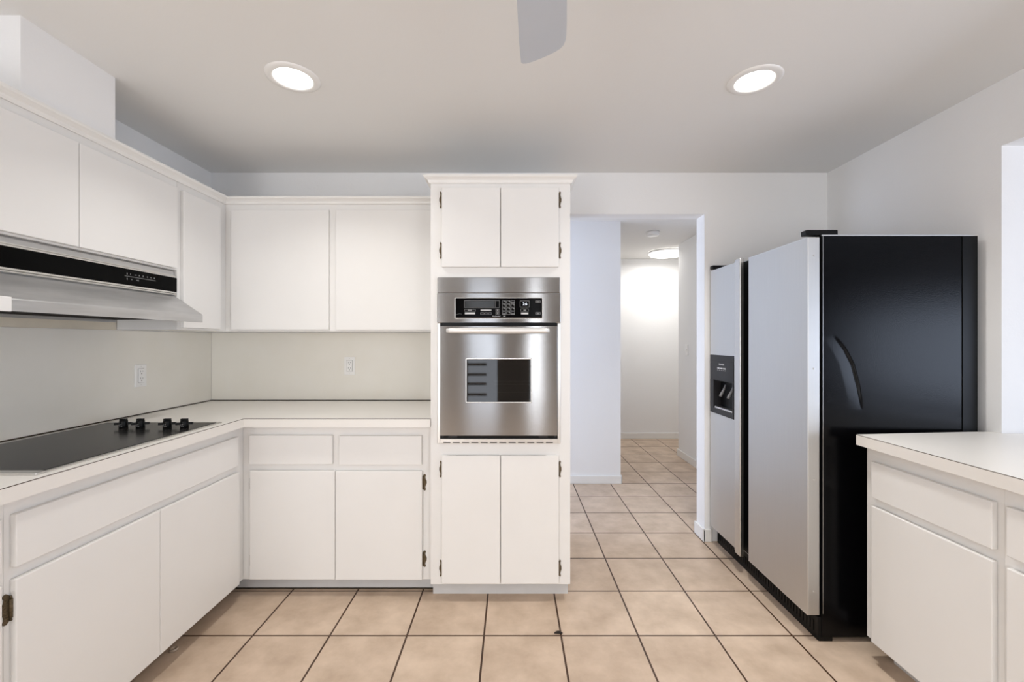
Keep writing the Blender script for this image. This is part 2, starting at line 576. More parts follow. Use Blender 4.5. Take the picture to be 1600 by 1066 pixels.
def hinge(door, p, u, n, us=1.0, vs=1.0):
    """ornate face-mounted hinge: p at door edge, u points from the door onto the frame, n out of the cabinet"""
    p, u, n = Vector(p), Vector(u), Vector(n)
    bm = nb()
    prism(bm, HOUT, lambda q, w: p + u * (q[0] * us) + Vector((0, 0, q[1] * vs)) + n * w, 0.0003, 0.0028)
    cyl(bm, p + u * 0.002 + n * 0.006 + Vector((0, 0, -0.026 * vs)), 0.0045, 0.0045, 0.052 * vs, seg=10)
    for k in (-1, 1):
        cyl(bm, p + u * 0.002 + n * 0.006 + Vector((0, 0, k * 0.031 * vs - 0.003)), 0.0030, 0.0015, 0.006, seg=8)
        for q in (0.024,):
            c = p + u * (0.0065 * us) + Vector((0, 0, k * q * vs)) + n * 0.0028
            t = bmesh.new(); bmesh.ops.create_icosphere(t, subdivisions=1, radius=0.0022)
            merge(bm, t, Matrix.Translation(c))
    return obj('hinge', bm, M['brass'], door, 'dark antique brass hinge')

def pieces(name, boxes, material, parent, bev=0.0, label=None):
    for q in boxes:
        b_ = nb(); bx(b_, *q, bev)
        obj(name, b_, material, parent, label)

def front_y(parent, kind, x0, x1, z0, z1, yf, th=0.018):
    """door or drawer front facing -Y with its face at yf"""
    bm = nb(); bx(bm, x0, x1, yf, yf + th, z0, z1, 0.0025)
    return obj(kind, bm, M['cab'], parent)

def front_x(parent, kind, y0, y1, z0, z1, xf, th=0.018):
    """door or drawer front whose face is the plane x = xf; th signed towards the carcass"""
    bm = nb(); bx(bm, min(xf, xf + th), max(xf, xf + th), y0, y1, z0, z1, 0.0025)
    return obj(kind, bm, M['cab'], parent)

NX, PX, NY = (-1, 0, 0), (1, 0, 0), (0, -1, 0)

# ---- left base cabinet (under the cooktop)
LF = -1.3725                          # face-frame plane
GB = 'white base cabinets along the left and back walls'
t = thing('base_cabinet', 'long white base cabinet under the cooktop with one wide drawer front', 'cabinet', (-1.66, 1.7, 0), GB)
bm = nb(); bx(bm, XL + 0.002, LF, 1.166, YB - 0.002, 0.0846, 0.8705)
obj('carcass', bm, M['cab'], t)
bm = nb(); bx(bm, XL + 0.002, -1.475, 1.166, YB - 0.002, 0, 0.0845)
obj('toe_kick', bm, M['shadetoe'], t)
front_x(t, 'drawer_front', 1.180, 2.140, 0.681, 0.826, LF + 0.0185, -0.018)
d1 = front_x(t, 'door', 1.180, 1.6625, 0.090, 0.648, LF + 0.0185, -0.018)
hinge(d1, (LF + 0.0005, 1.180, 0.572), NY, PX, 1.6, 1.0)
hinge(d1, (LF + 0.0005, 1.180, 0.170), NY, PX, 1.6, 1.0)
front_x(t, 'door', 1.6645, 2.148, 0.090, 0.648, LF + 0.0185, -0.018)
# ---- neighbouring base cabinet nearer the camera
t = thing('base_cabinet', 'white base cabinet cut off by the left edge of the photo', 'cabinet', (-1.66, 0.85, 0), GB)
bm = nb(); bx(bm, XL + 0.002, LF, 0.55, 1.1655, 0.0846, 0.8705)
obj('carcass', bm, M['cab'], t)
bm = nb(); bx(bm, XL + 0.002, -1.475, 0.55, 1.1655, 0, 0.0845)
obj('toe_kick', bm, M['shadetoe'], t)
front_x(t, 'drawer_front', 0.58, 1.148, 0.681, 0.826, LF + 0.0185, -0.018)
front_x(t, 'door', 0.58, 1.148, 0.090, 0.648, LF + 0.0185, -0.018)

# ---- back base cabinet
BF = 2.2055
t = thing('base_cabinet', 'white base cabinet with two drawers and two doors left of the oven cabinet', 'cabinet', (-0.89, 2.5, 0), GB)
bm = nb(); bx(bm, LF + 0.001, -0.4075, BF, YB - 0.002, 0.0835, 0.8705)
obj('carcass', bm, M['cab'], t)
bm = nb(); bx(bm, -1.472, -0.4075, BF + 0.06, YB - 0.003, 0, 0.083)
obj('toe_kick', bm, M['toe'], t)
bm = nb(); bx(bm, -1.472, -0.4075, BF + 0.0575, BF + 0.0600, 0, 0.0075)
obj('floor_gap', bm, M['caulk'], t, 'dark dirty gap along the floor')
yf = BF - 0.0185
front_y(t, 'drawer_front', -1.331, -0.911, 0.674, 0.822, yf)
front_y(t, 'drawer_front', -0.876, -0.458, 0.672, 0.820, yf)
d1 = front_y(t, 'door', -1.329, -0.897, 0.091, 0.642, yf)
d2 = front_y(t, 'door', -0.894, -0.456, 0.090, 0.640, yf)
for z in (0.575, 0.185):
    hinge(d1, (-1.329, BF - 0.0005, z), NX, NY, 0.35)
    hinge(d2, (-0.456, BF - 0.0005, z + 0.004), PX, NY, 1.4)

# ---- oven tower
TF = 2.16
TX0, TX1 = -0.4065, 0.291
t = thing('oven_cabinet', 'tall white cabinet with crown top housing the steel wall oven', 'cabinet', (-0.058, 2.48, 0))
bm = nb()
bx(bm, TX0, TX1, TF, YB - 0.002, 0.0838, 0.800)
bx(bm, TX0, TX1, TF, YB - 0.002, 1.605, 2.118)
bx(bm, TX0, -0.358, TF, YB - 0.002, 0.800, 1.605)
bx(bm, 0.228, TX1, TF, YB - 0.002, 0.800, 1.605)
bx(bm, -0.358, 0.228, YB - 0.03, YB - 0.002, 0.800, 1.605)
obj('carcass', bm, M['cab'], t)
bm = nb(); bx(bm, TX0 + 0.0005, TX1 - 0.004, TF + 0.062, YB - 0.002, 0, 0.0836)
obj('toe_kick', bm, M['toe'], t)
yf = TF - 0.0185
for z0, z1, hz in ((1.668, 2.062, (2.005, 1.752)), (0.096, 0.731, (0.660, 0.165))):
    a = front_y(t, 'door', -0.3485, -0.0598, z0, z1, yf)
    b2 = front_y(t, 'door', -0.0552, 0.2320, z0, z1, yf)
    for z in hz:
        hinge(a, (-0.3485, TF - 0.0005, z), NX, NY)
        hinge(b2, (0.2320, TF - 0.0005, z), PX, NY)
CROWN = [(0.0, 2.086), (0.006, 2.086), (0.010, 2.092), (0.012, 2.100), (0.022, 2.108), (0.029, 2.112), (0.032, 2.116), (0.032, 2.124), (0.0, 2.124)]
bm = nb(); sweep(bm, [(TX0 - 0.0005, YB - 0.002), (TX0 - 0.0005, TF - 0.0005), (TX1 + 0.0005, TF - 0.0005), (TX1 + 0.0005, YB - 0.002)], CROWN)
obj('crown', bm, M['trim'], t)

# ---- wall cabinets
UF = -1.652                           # left face frame plane
GU = 'white wall cabinets along the left and back walls'
t = thing('wall_cabinet', 'short white wall cabinet above the range hood below the duct chase', 'cabinet', (-1.8, 1.64, 1.648), GU)
bm = nb(); bx(bm, XL + 0.002, UF, 1.13, 2.128, 1.648, 2.105)
obj('carcass', bm, M['cab'], t)
front_x(t, 'door', 1.150, 1.6305, 1.655, 2.050, UF + 0.0185, -0.018)
front_x(t, 'door', 1.6335, 2.112, 1.655, 2.050, UF + 0.0185, -0.018)
t = thing('wall_cabinet', 'narrow white corner wall cabinet right of the range hood', 'cabinet', (-1.8, 2.46, 1.356), GU)
bm = nb(); bx(bm, XL + 0.0045, UF, 2.130, YB - 0.0045, 1.356, 2.105)
obj('carcass', bm, M['cab'], t)
front_x(t, 'door', 2.150, 2.425, 1.366, 2.050, UF + 0.0185, -0.018)
UB = 2.489
t = thing('wall_cabinet', 'white double-door wall cabinet on back wall between corner and oven cabinet', 'cabinet', (-1.03, 2.64, 1.356), GU)
bm = nb(); bx(bm, UF + 0.001, -0.4075, UB, YB - 0.0045, 1.356, 2.105)
obj('carcass', bm, M['cab'], t)
yf = UB - 0.0185
d1 = front_y(t, 'door', -1.609, -1.049, 1.364, 2.051, yf)
d2 = front_y(t, 'door', -1.009, -0.420, 1.363, 2.051, yf)
for z in (1.975, 1.440):
    hinge(d1, (-1.609, UB - 0.0005, z), NX, NY, 0.35)
bm = nb(); sweep(bm, [(UF + 0.0005, 1.13), (UF + 0.0005, UB - 0.0005), (TX0 - 0.0345, UB - 0.0005)], CROWN)
tag(obj('crown_moulding', bm, M['trim']), 'white crown moulding running along the tops of the wall cabinets', 'moulding')

# ---- right peninsula cabinets
RF = 1.466
GR = 'white base cabinets under the right counter'
def right_unit(label, y0, y1, fy0, fy1, end, nearhinge):
    t = thing('base_cabinet', label, 'cabinet', (1.75, (y0 + y1) / 2, 0), GR)
    bm = nb(); bx(bm, RF, XR - 0.002, y0, y1, 0.0846, 0.8705)
    obj('carcass', bm, M['cab'], t)
    bm = nb(); bx(bm, RF + 0.075, XR - 0.002, y0, y1 - (0.04 if end else 0), 0, 0.0845)
    obj('toe_kick', bm, M['toe'], t)
    front_x(t, 'drawer_front', fy0, fy1, 0.670, 0.815, RF - 0.0185, 0.018)
    d = front_x(t, 'door', fy0, fy1, 0.088, 0.636, RF - 0.0185, 0.018)
    if nearhinge:
        for z in (0.575, 0.165):
            hinge(d, (RF - 0.0005, fy1, z), (0, 1, 0), NX, 0.5)
right_unit('white base cabinet with drawer over single door beside the black fridge side', 1.2855, 1.783, 1.303, 1.743, True, False)
right_unit('white base cabinet cut off by the right edge of the photo', 0.70, 1.285, 0.73, 1.266, False, True)

# ------------------------------------------------------------------ worktops
def worktop_poly(bm, pts, z0, z1):
    prism(bm, pts, lambda p, w: Vector((p[0], p[1], w)), z0, z1)
CT = 0.9136
CX, CY = -1.334, 2.147
t = thing('worktop', 'L-shaped white laminate worktop along the left and back walls', 'worktop', (-1.6, 2.4, 0.871))
bm = nb(); worktop_poly(bm, [(XL + 0.0045, 0.55), (CX - 0.002, 0.55), (CX - 0.002, CY + 0.002), (-0.4075, CY + 0.002), (-0.4075, YB - 0.0045), (XL + 0.0045, YB - 0.0045)], 0.871, CT)
obj('top', bm, M['lam'], t)
bm = nb(); worktop_poly(bm, [(CX - 0.0018, 0.55), (CX, 0.55), (CX, CY), (-0.4075, CY), (-0.4075, CY + 0.0018), (CX - 0.0018, CY + 0.0018)], 0.8705, CT - 0.0022)
obj('front_edge', bm, M['lam'], t)
bm = nb(); worktop_poly(bm, [(CX - 0.0018, 0.55), (CX - 0.0004, 0.55), (CX - 0.0004, CY + 0.0004), (-0.4075, CY + 0.0004), (-0.4075, CY + 0.0018), (CX - 0.0018, CY + 0.0018)], CT - 0.0022, CT - 0.0002)
obj('edge_seam', bm, M['seam'], t, 'dark laminate seam line')
RX = 1.425
t = thing('worktop', 'white laminate counter at right running through the wall opening beside the fridge', 'worktop', (1.8, 1.2, 0.871))
bm = nb(); worktop_poly(bm, [(RX + 0.002, 0.60), (2.30, 0.60), (2.30, 1.800), (XR, 1.8055), (XR - 0.001, 1.842), (1.93, 1.836), (RX + 0.002, 1.788)], 0.871, CT)
obj('top', bm, M['lam'], t)
bm = nb(); worktop_poly(bm, [(RX, 0.60), (RX + 0.0018, 0.60), (RX + 0.0018, 1.7895), (RX, 1.7895)], 0.8705, CT - 0.0022)
obj('front_edge', bm, M['lam'], t)
bm = nb(); worktop_poly(bm, [(RX + 0.0004, 0.60), (RX + 0.0018, 0.60), (RX + 0.0018, 1.789), (RX + 0.0004, 1.789)], CT - 0.0022, CT - 0.0002)
obj('edge_seam', bm, M['seam'], t, 'dark laminate seam line')

# ------------------------------------------------------------------ range hood
HY0, HY1 = 1.215, 2.120
t = thing('range_hood', 'grey metal range hood with black control band under the short cabinet', 'range hood', (-1.78, 1.67, 1.391))
prof = [(-1.948, 1.6475), (-1.668, 1.6475), (-1.660, 1.640), (-1.660, 1.524), (-1.5205, 1.430), (-1.5185, 1.426), (-1.5185, 1.391),
        (-1.526, 1.391), (-1.526, 1.412), (-1.945, 1.412), (-1.945, 1.391), (-1.948, 1.391)]
bm = nb(); prism(bm, prof, lambda p, w: Vector((p[0], w, p[1])), HY0, HY1)
obj('canopy', bm, M['hood'], t)
bm = nb(); bx(bm, -1.661, -1.6455, HY0 + 0.002, HY1 + 0.003, 1.540, 1.609, 0.003)
band = obj('control_band', bm, M['gloss'], t, 'glossy black control band')
pieces('trim_strip', [(-1.662, -1.6475, HY0, HY1, 1.609, 1.616), (-1.662, -1.6505, HY0, HY1, 1.6165, 1.622),
                      (-1.662, -1.6455, HY0, HY1, 1.532, 1.540), (-1.662, -1.6485, HY0, HY1, 1.525, 1.5315)], M['alu'], t, 0.002)
# printed symbols on the band
bm = nb()
xm0, xm1 = -1.6456, -1.6452
for z, ys in ((1.588, (1.845, 1.862, 1.885, 1.905, 1.925, 1.948, 1.965, 1.985)), (1.566, (1.845, 1.868, 1.892, 1.900))):
    for k, y in enumerate(ys):
        w = (0.004, 0.003, 0.008, 0.005)[k % 4]; h = (0.008, 0.006, 0.003, 0.006)[k % 4]
        bx(bm, xm0, xm1, y, y + w, z - h / 2, z + h / 2)
bx(bm, xm0, xm1, 1.835, 1.995, 1.5765, 1.5785)
obj('symbols', bm, M['markg'], band, 'small printed switch symbols')
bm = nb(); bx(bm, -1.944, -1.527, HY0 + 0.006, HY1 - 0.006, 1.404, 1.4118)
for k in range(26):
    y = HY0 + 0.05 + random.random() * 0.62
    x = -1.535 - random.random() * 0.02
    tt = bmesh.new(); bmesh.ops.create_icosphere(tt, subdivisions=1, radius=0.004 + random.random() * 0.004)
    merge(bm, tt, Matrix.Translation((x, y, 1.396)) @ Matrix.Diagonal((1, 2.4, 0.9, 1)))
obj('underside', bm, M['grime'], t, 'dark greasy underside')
bm = nb(); bx(bm, -1.5215, -1.5135, HY0 - 0.004, 1.308, 1.389, 1.434, 0.002)  # white box over the near end of the lip
obj('lip_end_piece', bm, M['plate'], t, 'white piece over the near end of the lip')

# ------------------------------------------------------------------ cooktop
t = thing('cooktop', 'black glass electric cooktop with four black knobs let into the worktop', 'cooktop', (-1.632, 1.64, CT))
KX0, KX1, KY0, KY1 = -1.895, -1.366, 1.240, 2.036
bm = nb()
z0, z1 = CT, CT + 0.005
bx(bm, KX0, KX1, KY0, KY0 + 0.030, z0, z1 + 0.002, 0.002); bx(bm, KX0, KX1, KY1 - 0.020, KY1, z0, z1, 0.0015)
bx(bm, KX0, KX0 + 0.008, KY0 + 0.02, KY1 - 0.018, z0, z1, 0.0015); bx(bm, KX1 - 0.014, KX1, KY0 + 0.02, KY1 - 0.018, z0, z1, 0.0015)
obj('frame', bm, M['alu'], t)
bm = nb(); bx(bm, KX0 + 0.0075, KX1 - 0.0135, KY0 + 0.0295, KY1 - 0.0195, z0, z0 + 0.0062, 0.001)
obj('glass', bm, M['cook'], t, 'scratched black ceramic glass')
for kx in (-1.704, -1.630, -1.512, -1.437):
    bm = nb()
    c = Vector((kx, 1.895, z0 + 0.0062))
    cyl(bm, c, 0.0165, 0.015, 0.032, seg=24, bev=0.002)
    bx(bm, kx - 0.0145, kx + 0.0145, 1.889, 1.901, z0 + 0.010, z0 + 0.046, 0.002)
    kn = obj('knob', bm, M['black'], t)
    bm = nb()
    tt = bmesh.new(); bmesh.ops.create_cube(tt, size=1.0)
    merge(bm, tt, Matrix.Translation((kx, 1.895, z0 + 0.0245)) @ Matrix.Rotation(math.radians(18), 4, 'Z') @ Matrix.Diagonal((0.064, 0.011, 0.010, 1)))
    obj('lever', bm, M['black'], kn)
    bm = nb()
    for dx, dz in ((-0.006, 0.020), (0.001, 0.021), (0.004, 0.013), (-0.003, 0.014)):
        bx(bm, kx + dx, kx + dx + 0.004, 1.8782, 1.8790, z0 + dz, z0 + dz + 0.0025)
    obj('dial_marks', bm, M['markg'], kn)

# ------------------------------------------------------------------ wall oven
S = 315.4
def ox(px): return (px - 800) / S
def oz(py): return H_CAM - (py - 533) / S
FY = 2.148                            # face plane of the oven trim
t = thing('wall_oven', 'stainless steel built-in wall oven with black touch control panel', 'oven', (-0.066, 2.4, 0.8005))
bm = nb(); bx(bm, -0.352, 0.222, TF + 0.002, 2.70, 0.8005, 1.60)
obj('housing', bm, M['black'], t)
pieces('side_trim', [(ox(683), ox(687.3), FY, TF - 0.0004, oz(694), oz(505)), (ox(871.5), ox(876), FY, TF - 0.0004, oz(694), oz(505))], M['alu'], t, 0.002)
bm = nb(); bx(bm, ox(683), ox(875.2), FY, TF - 0.0004, oz(457.4), oz(433), 0.002)
obj('vent_panel', bm, M['steel'], t)
bm = nb(); bx(bm, ox(682.8), ox(876.2), FY - 0.004, TF - 0.0004, oz(504.8), oz(457.6), 0.003)
cp = obj('control_panel', bm, M['steel'], t)
bm = nb(); bx(bm, ox(710.2), ox(848.6), FY - 0.0075, FY - 0.003, oz(498.3), oz(465.0), 0.006, 3)
obj('panel_bezel', bm, M['bright'], cp, 'bright metal rim')
bm = nb(); bx(bm, ox(711.6), ox(847.2), FY - 0.0083, FY - 0.0065, oz(497.0), oz(466.3), 0.0015)
obj('panel_glass', bm, M['gloss'], cp, 'glossy black touch panel')
my0, my1 = FY - 0.0088, FY - 0.0082
def fr(bm, x0, x1, y0, y1, w=0.45):
    """outlined rectangle given in pixels"""
    bx(bm, ox(x0), ox(x1), my0, my1, oz(y0 + w), oz(y0)); bx(bm, ox(x0), ox(x1), my0, my1, oz(y1), oz(y1 - w))
    bx(bm, ox(x0), ox(x0 + w), my0, my1, oz(y1), oz(y0)); bx(bm, ox(x1 - w), ox(x1), my0, my1, oz(y1), oz(y0))
def key(name, label, outline, fills, w=0.5, material='markg'):
    """one printed key: connected outline with its filled marks"""
    bm = nb()
    fr(bm, *outline, w)
    for q in fills:
        bx(bm, ox(q[0]), ox(q[1]), my0, my1, oz(q[3]), oz(q[2]))
    obj(name, bm, M[material], cp, label)
key('display_frame', 'grey outline of the display', (725.3, 780.5, 469.5, 481.2), [(774, 774.5, 469.8, 481)])
key('touch_key', None, (725.5, 743.3, 483.5, 486.8), [(731, 737, 483.8, 486.5)])
key('touch_key', 'white printed key', (726.3, 742.5, 488.3, 491.3), [(726.5, 742.3, 488.5, 491.1)], 0.5, 'mark')
key('touch_key', 'white printed key', (750.8, 768, 483.8, 485.9), [(751, 767.8, 484, 485.7)], 0.5, 'mark')
for x0, x1 in ((750.5, 756.6), (757.2, 762.4), (763, 768.3)):
    key('touch_key', None, (x0, x1, 488.0, 491.5), [(x0, x1, 488.0, 489.2)])
for y0 in (483.2, 487.7):
    key('touch_key', None, (774.5, 780.3, y0, y0 + 3.8), [(776.2, 778.6, y0, y0 + 3.0)])
for r in range(4):
    for c in range(3):
        x0 = 784.6 + c * 6.9; y0 = 469.6 + r * 5.75
        odd = (r, c) in ((0, 2), (3, 0), (3, 2))
        key('touch_key', None, (x0, x0 + 6.0, y0, y0 + 5.0), [(x0, x0 + 5.8, y0 + 3.0, y0 + 4.4)] if odd else [(x0 + 3.4, x0 + 5.8, y0 + 0.2, y0 + 2.2)], 0.6)
key('clock_frame', 'grey outline of the clock', (812.3, 827.2, 469.8, 480.4), [], 0.6)
key('touch_key', None, (813.5, 826, 482.5, 487), [(818, 822, 484, 486.8)])
key('touch_key', 'white printed key', (814, 825.5, 488.6, 491.4), [(814.2, 825.3, 488.8, 491.2)], 0.5, 'mark')
key('touch_key', None, (836.5, 844.5, 469.8, 473.2), [(838.5, 842.5, 470.9, 473.0)], 0.7)
key('touch_key', None, (836.5, 844.5, 488, 491.6), [(838.5, 842.5, 489.2, 491.4)], 0.7)
bm = nb()
tube(bm, [(ox(712.5 + k), my0, oz(492.2 - 1.6 * math.sin(k / 9 * 2.4))) for k in range(10)], 0.0006, 6)
obj('logo_swoosh', bm, M['markg'], cp)
bm = nb(); bx(bm, ox(726.5), ox(773), my0 + 0.0001, my1, oz(480.2), oz(470.5))
obj('display', bm, M['lcd'], cp, 'dark unlit display')
R90 = Matrix.Rotation(PI / 2, 4, 'X')
bm = nb(); merge(bm, text_bm('KitchenAid', 0.0085), Matrix.Translation((ox(775.5), my0, oz(494.4))) @ R90)
merge(bm, text_bm('SUP', 0.0065), Matrix.Translation((ox(788), my0, oz(494.4))) @ R90)
obj('lettering', bm, M['mark'], cp, 'small white maker lettering')
bm = nb(); merge(bm, text_bm('2:6', 0.0185), Matrix.Translation((ox(820.2), my0, oz(475.2))) @ R90)
obj('clock_digits', bm, M['digits'], cp, 'pale lit clock digits')

# recess behind the door: black surround, top vent slots
bm = nb(); bx(bm, ox(687.3), ox(871.5), FY + 0.003, TF - 0.0004, oz(687), oz(504.8))
obj('door_surround', bm, M['black'], t)
# oven door with real window opening
DX0, DX1, DZ0, DZ1 = ox(688.9), ox(869.9), oz(679.4), oz(510.0)
WX0, WX1, WZ0, WZ1 = ox(729.3), ox(829.7), oz(627.6), oz(560.8)
DF, DB = 2.118, FY + 0.0028
bm = nb()
def rbx(a, b_, c, d_):
    bx(bm, a, b_, DF, DB, c, d_, 0.0)
# skin as a gridded, faintly dished sheet so the reflections bend as on thin steel
def dish(x, z):
    u = (x - DX0) / (DX1 - DX0); v = (z - DZ0) / (DZ1 - DZ0)
    return DF + 0.00012 * math.sin(3.0 * PI * u) * math.sin(PI * v) + 0.00015 * math.sin(PI * u) * math.sin(2 * PI * v)
xs = sorted(set([DX0 + (DX1 - DX0) * k / 44 for k in range(45)] + [WX0, WX1, WX0 - 0.001, WX1 + 0.001, DX0 + 0.001, DX1 - 0.001]))
zs = sorted(set([DZ0 + (DZ1 - DZ0) * k / 44 for k in range(45)] + [WZ0, WZ1, WZ0 - 0.001, WZ1 + 0.001, DZ0 + 0.001, DZ1 - 0.001]))
grid = {}
for i, x in enumerate(xs):
    for j, z in enumerate(zs):
        grid[i, j] = bm.verts.new((x, dish(x, z), z))
for i in range(len(xs) - 1):
    for j in range(len(zs) - 1):
        cx_, cz_ = (xs[i] + xs[i + 1]) / 2, (zs[j] + zs[j + 1]) / 2
        if WX0 < cx_ < WX1 and WZ0 < cz_ < WZ1:
            continue
        f = bm.faces.new((grid[i, j], grid[i + 1, j], grid[i + 1, j + 1], grid[i, j + 1])); f.smooth = True
# returns at the outer rim and the window hole
bnd = [e for e in bm.edges if len(e.link_faces) == 1]
ext = bmesh.ops.extrude_edge_only(bm, edges=bnd)
for v in [g for g in ext['geom'] if isinstance(g, bmesh.types.BMVert)]:
    v.co.y = DB
door = obj('oven_door', bm, M['steel'], t)
bm = nb()
for a in ((ox(728.2), ox(830.9), oz(561.2), oz(559.4)), (ox(728.2), ox(830.9), oz(628.8), oz(627.0)), (ox(728.2), ox(729.9), oz(628.8), oz(559.4)), (ox(829.2), ox(830.9), oz(628.8), oz(559.4))):
    bx(bm, a[0], a[1], DF - 0.003, DF + 0.004, a[2], a[3], 0.0012)
obj('window_bezel', bm, M['bright'], door)
bm = nb(); bx(bm, WX0, WX1, DB - 0.004, DB - 0.001, WZ0, WZ1)
obj('window_backing', bm, M['black'], door)
bm = nb()
for zp in (596, 601, 613):
    bx(bm, ox(772), ox(828), DB - 0.012, DB - 0.009, oz(zp + 0.4), oz(zp - 0.4))
for k in range(6):
    x = ox(774 + k * 10.4)
    bx(bm, x, x + 0.0014, DB - 0.0095, DB - 0.0085, oz(602), oz(595.6))
obj('oven_rack', bm, M['alu'], door, 'wire rack seen through the window')
bm = nb(); bx(bm, WX0 + 0.001, WX1 - 0.001, DF + 0.002, DF + 0.004, WZ0 + 0.001, WZ1 - 0.001)
obj('window_glass', bm, M['smoke'], door, 'dark smoked glass')
bm = nb()
pts = []
for k in range(25):
    u = k / 24
    x = ox(700.5) + (ox(856.5) - ox(700.5)) * u
    pts.append((x, DF - 0.040 - 0.012 * math.sin(PI * u), oz(517.2)))
tube(bm, pts, [0.0125 + 0.0035 * math.sin(PI * k / 24) if 0 < k < 24 else 0.009 for k in range(25)], 18)
for x in (ox(710), ox(848)):
    cyl(bm, (x, DF + 0.001, oz(517.2)), 0.010, 0.010, -0.042, 'Y', 16)
obj('handle', bm, M['satin'], door, 'bowed bright steel handle')
bm = nb(); bx(bm, ox(687.0), ox(872), FY - 0.002, TF - 0.0004, oz(693.6), oz(686.4), 0.0015)
lt = obj('bottom_trim', bm, M['alu'], t)
pieces('vent_slot', [(ox(692.5 + k * 14.6), ox(703.5 + k * 14.6), FY - 0.0026, FY - 0.0018, oz(692.8), oz(691.4)) for k in range(12)], M['black'], lt, 0.0, 'dark vent slot')
pieces('hinge_bracket', [(ox(x), ox(x + w), FY + 0.0005, FY + 0.0028, oz(684.8), oz(681.6)) for x, w in ((700, 14), (842, 14), (689.5, 3), (866.5, 3))], M['dgrey'], t, 0.0008)

# ------------------------------------------------------------------ refrigerator
t = thing('refrigerator', 'side-by-side refrigerator with steel doors and black sides in the back right corner', 'refrigerator', (1.66, 2.33, 0))
BY0, BY1 = 1.867, 2.790
BX0, BX1 = 1.338, 2.012
ZT = 1.756
# body with a shallow dented crease in the near side panel
bm = nb()
crease = [(1.312, 505), (1.325, 545), (1.337, 580), (1.345, 615), (1.350, 650)]
crease = [((px_ - 800) * BY0 / FPX, H_CAM - (py_ - 533) * BY0 / FPX) for px_, py_ in ((1302, 525), (1318, 545), (1331, 570), (1340, 605), (1346, 640))]
def dent(x, z):
    zz = [c[1] for c in crease]
    if z > zz[0] or z < zz[-1]:
        return 0.0
    for k in range(len(crease) - 1):
        if crease[k][1] >= z >= crease[k + 1][1]:
            w = (crease[k][1] - z) / (crease[k][1] - crease[k + 1][1])
            cx_ = crease[k][0] + (crease[k + 1][0] - crease[k][0]) * w
    fade = math.sin(PI * (zz[0] - z) / (zz[0] - zz[-1])) ** 0.8
    s = x - cx_
    if s <= -0.055 or s >= 0.010:
        return 0.0
    if s <= 0:
        return 0.0048 * fade * ((s + 0.055) / 0.055) ** 1.4
    return 0.0048 * fade * (1 - s / 0.010)
gx = [BX0 + (1.62 - BX0) * k / 110 for k in range(111)] + [BX1]
gz = [0.02 + (0.93 - 0.02) * k / 6 for k in range(7)] + [0.93 + 0.42 * k / 80 for k in range(1, 81)] + [ZT]
V = [[bm.verts.new((x, BY0 + dent(x, z), z)) for z in gz] for x in gx]
for i in range(len(gx) - 1):
    for j in range(len(gz) - 1):
        f = bm.faces.new((V[i][j], V[i + 1][j], V[i + 1][j + 1], V[i][j + 1])); f.smooth = True
obj('side_panel', bm, M['pebble'], t, 'pebbled black side with a creased dent')
bm = nb(); bx(bm, BX0, BX1, BY0 + 0.009, BY1, 0.02, ZT - 0.004)
bx(bm, BX0, BX0 + 0.001, BY0, BY0 + 0.010, 0.02, ZT - 0.004); bx(bm, BX1 - 0.001, BX1, BY0, BY0 + 0.010, 0.02, ZT - 0.004)
obj('cabinet_body', bm, M['black'], t)
bm = nb(); bx(bm, BX0, BX1, BY0, BY1, ZT - 0.004, ZT + 0.003, 0.001)
obj('top_panel', bm, M['black'], t)
bm = nb(); bx(bm, BX0, BX1, BY0 - 0.0015, BY0 + 0.002, ZT - 0.002, ZT + 0.0035)
bx(bm, BX0 + 0.005, BX0 + 0.0065, BY0 - 0.0012, BY0 + 0.001, 0.12, ZT - 0.002)
obj('edge_trim', bm, M['alu'], t, 'thin pale edge line')
bm = nb(); bx(bm, 1.945, 2.010, BY0 - 0.003, BY0 + 0.001, 0.03, ZT - 0.003, 0.001)
obj('rear_panel_edge', bm, M['black'], t)
bm = nb(); bx(bm, 1.325, BX0 + 0.05, BY0 + 0.001, BY1, 0.0, 0.105, 0.004)
for k in range(40):
    y = BY0 + 0.03 + k * 0.0222
    bx(bm, 1.3222, 1.3255, y, y + 0.012, 0.030, 0.075)
gr = obj('toe_grille', bm, M['black'], t, 'black toe grille')
bm = nb(); bx(bm, 1.331, BX0 + 0.002, BY0 + 0.008, BY1 - 0.008, 0.112, ZT - 0.003)
obj('gasket', bm, M['black'], t, 'black door gasket')
# doors
FX = 1.279
def steel_door(name, y0, y1):
    bm = nb(); bx(bm, FX, 1.331, y0, y1, 0.113, ZT - 0.006, 0.003)
    return obj(name, bm, M['fridge'], t)
bm = nb(); bx(bm, FX, 1.331, BY0 + 0.001, 2.338, 0.113, ZT - 0.006, 0.003); bx(bm, FX + 0.034, 1.331, 2.336, 2.452, 0.113, ZT - 0.006)
fd = obj('fridge_door', bm, M['fridge'], t, 'wide brushed steel door')
bm = nb(); bx(bm, FX + 0.031, FX + 0.0345, 2.339, 2.449, 0.118, ZT - 0.010); bx(bm, FX + 0.003, FX + 0.034, 2.3385, 2.3400, 0.118, ZT - 0.010)
obj('handle_recess', bm, M['black'], fd, 'black finger recess')
bm = nb(); bx(bm, FX - 0.0006, FX + 0.0006, BY0 + 0.004, 2.336, 0.113, 0.1165); bx(bm, FX - 0.0006, FX + 0.0006, BY0 + 0.004, 2.336, ZT - 0.010, ZT - 0.006)
bx(bm, FX - 0.0006, FX + 0.0006, BY0 + 0.002, BY0 + 0.0045, 0.113, ZT - 0.006)
obj('edge_rim', bm, M['alu'], fd)
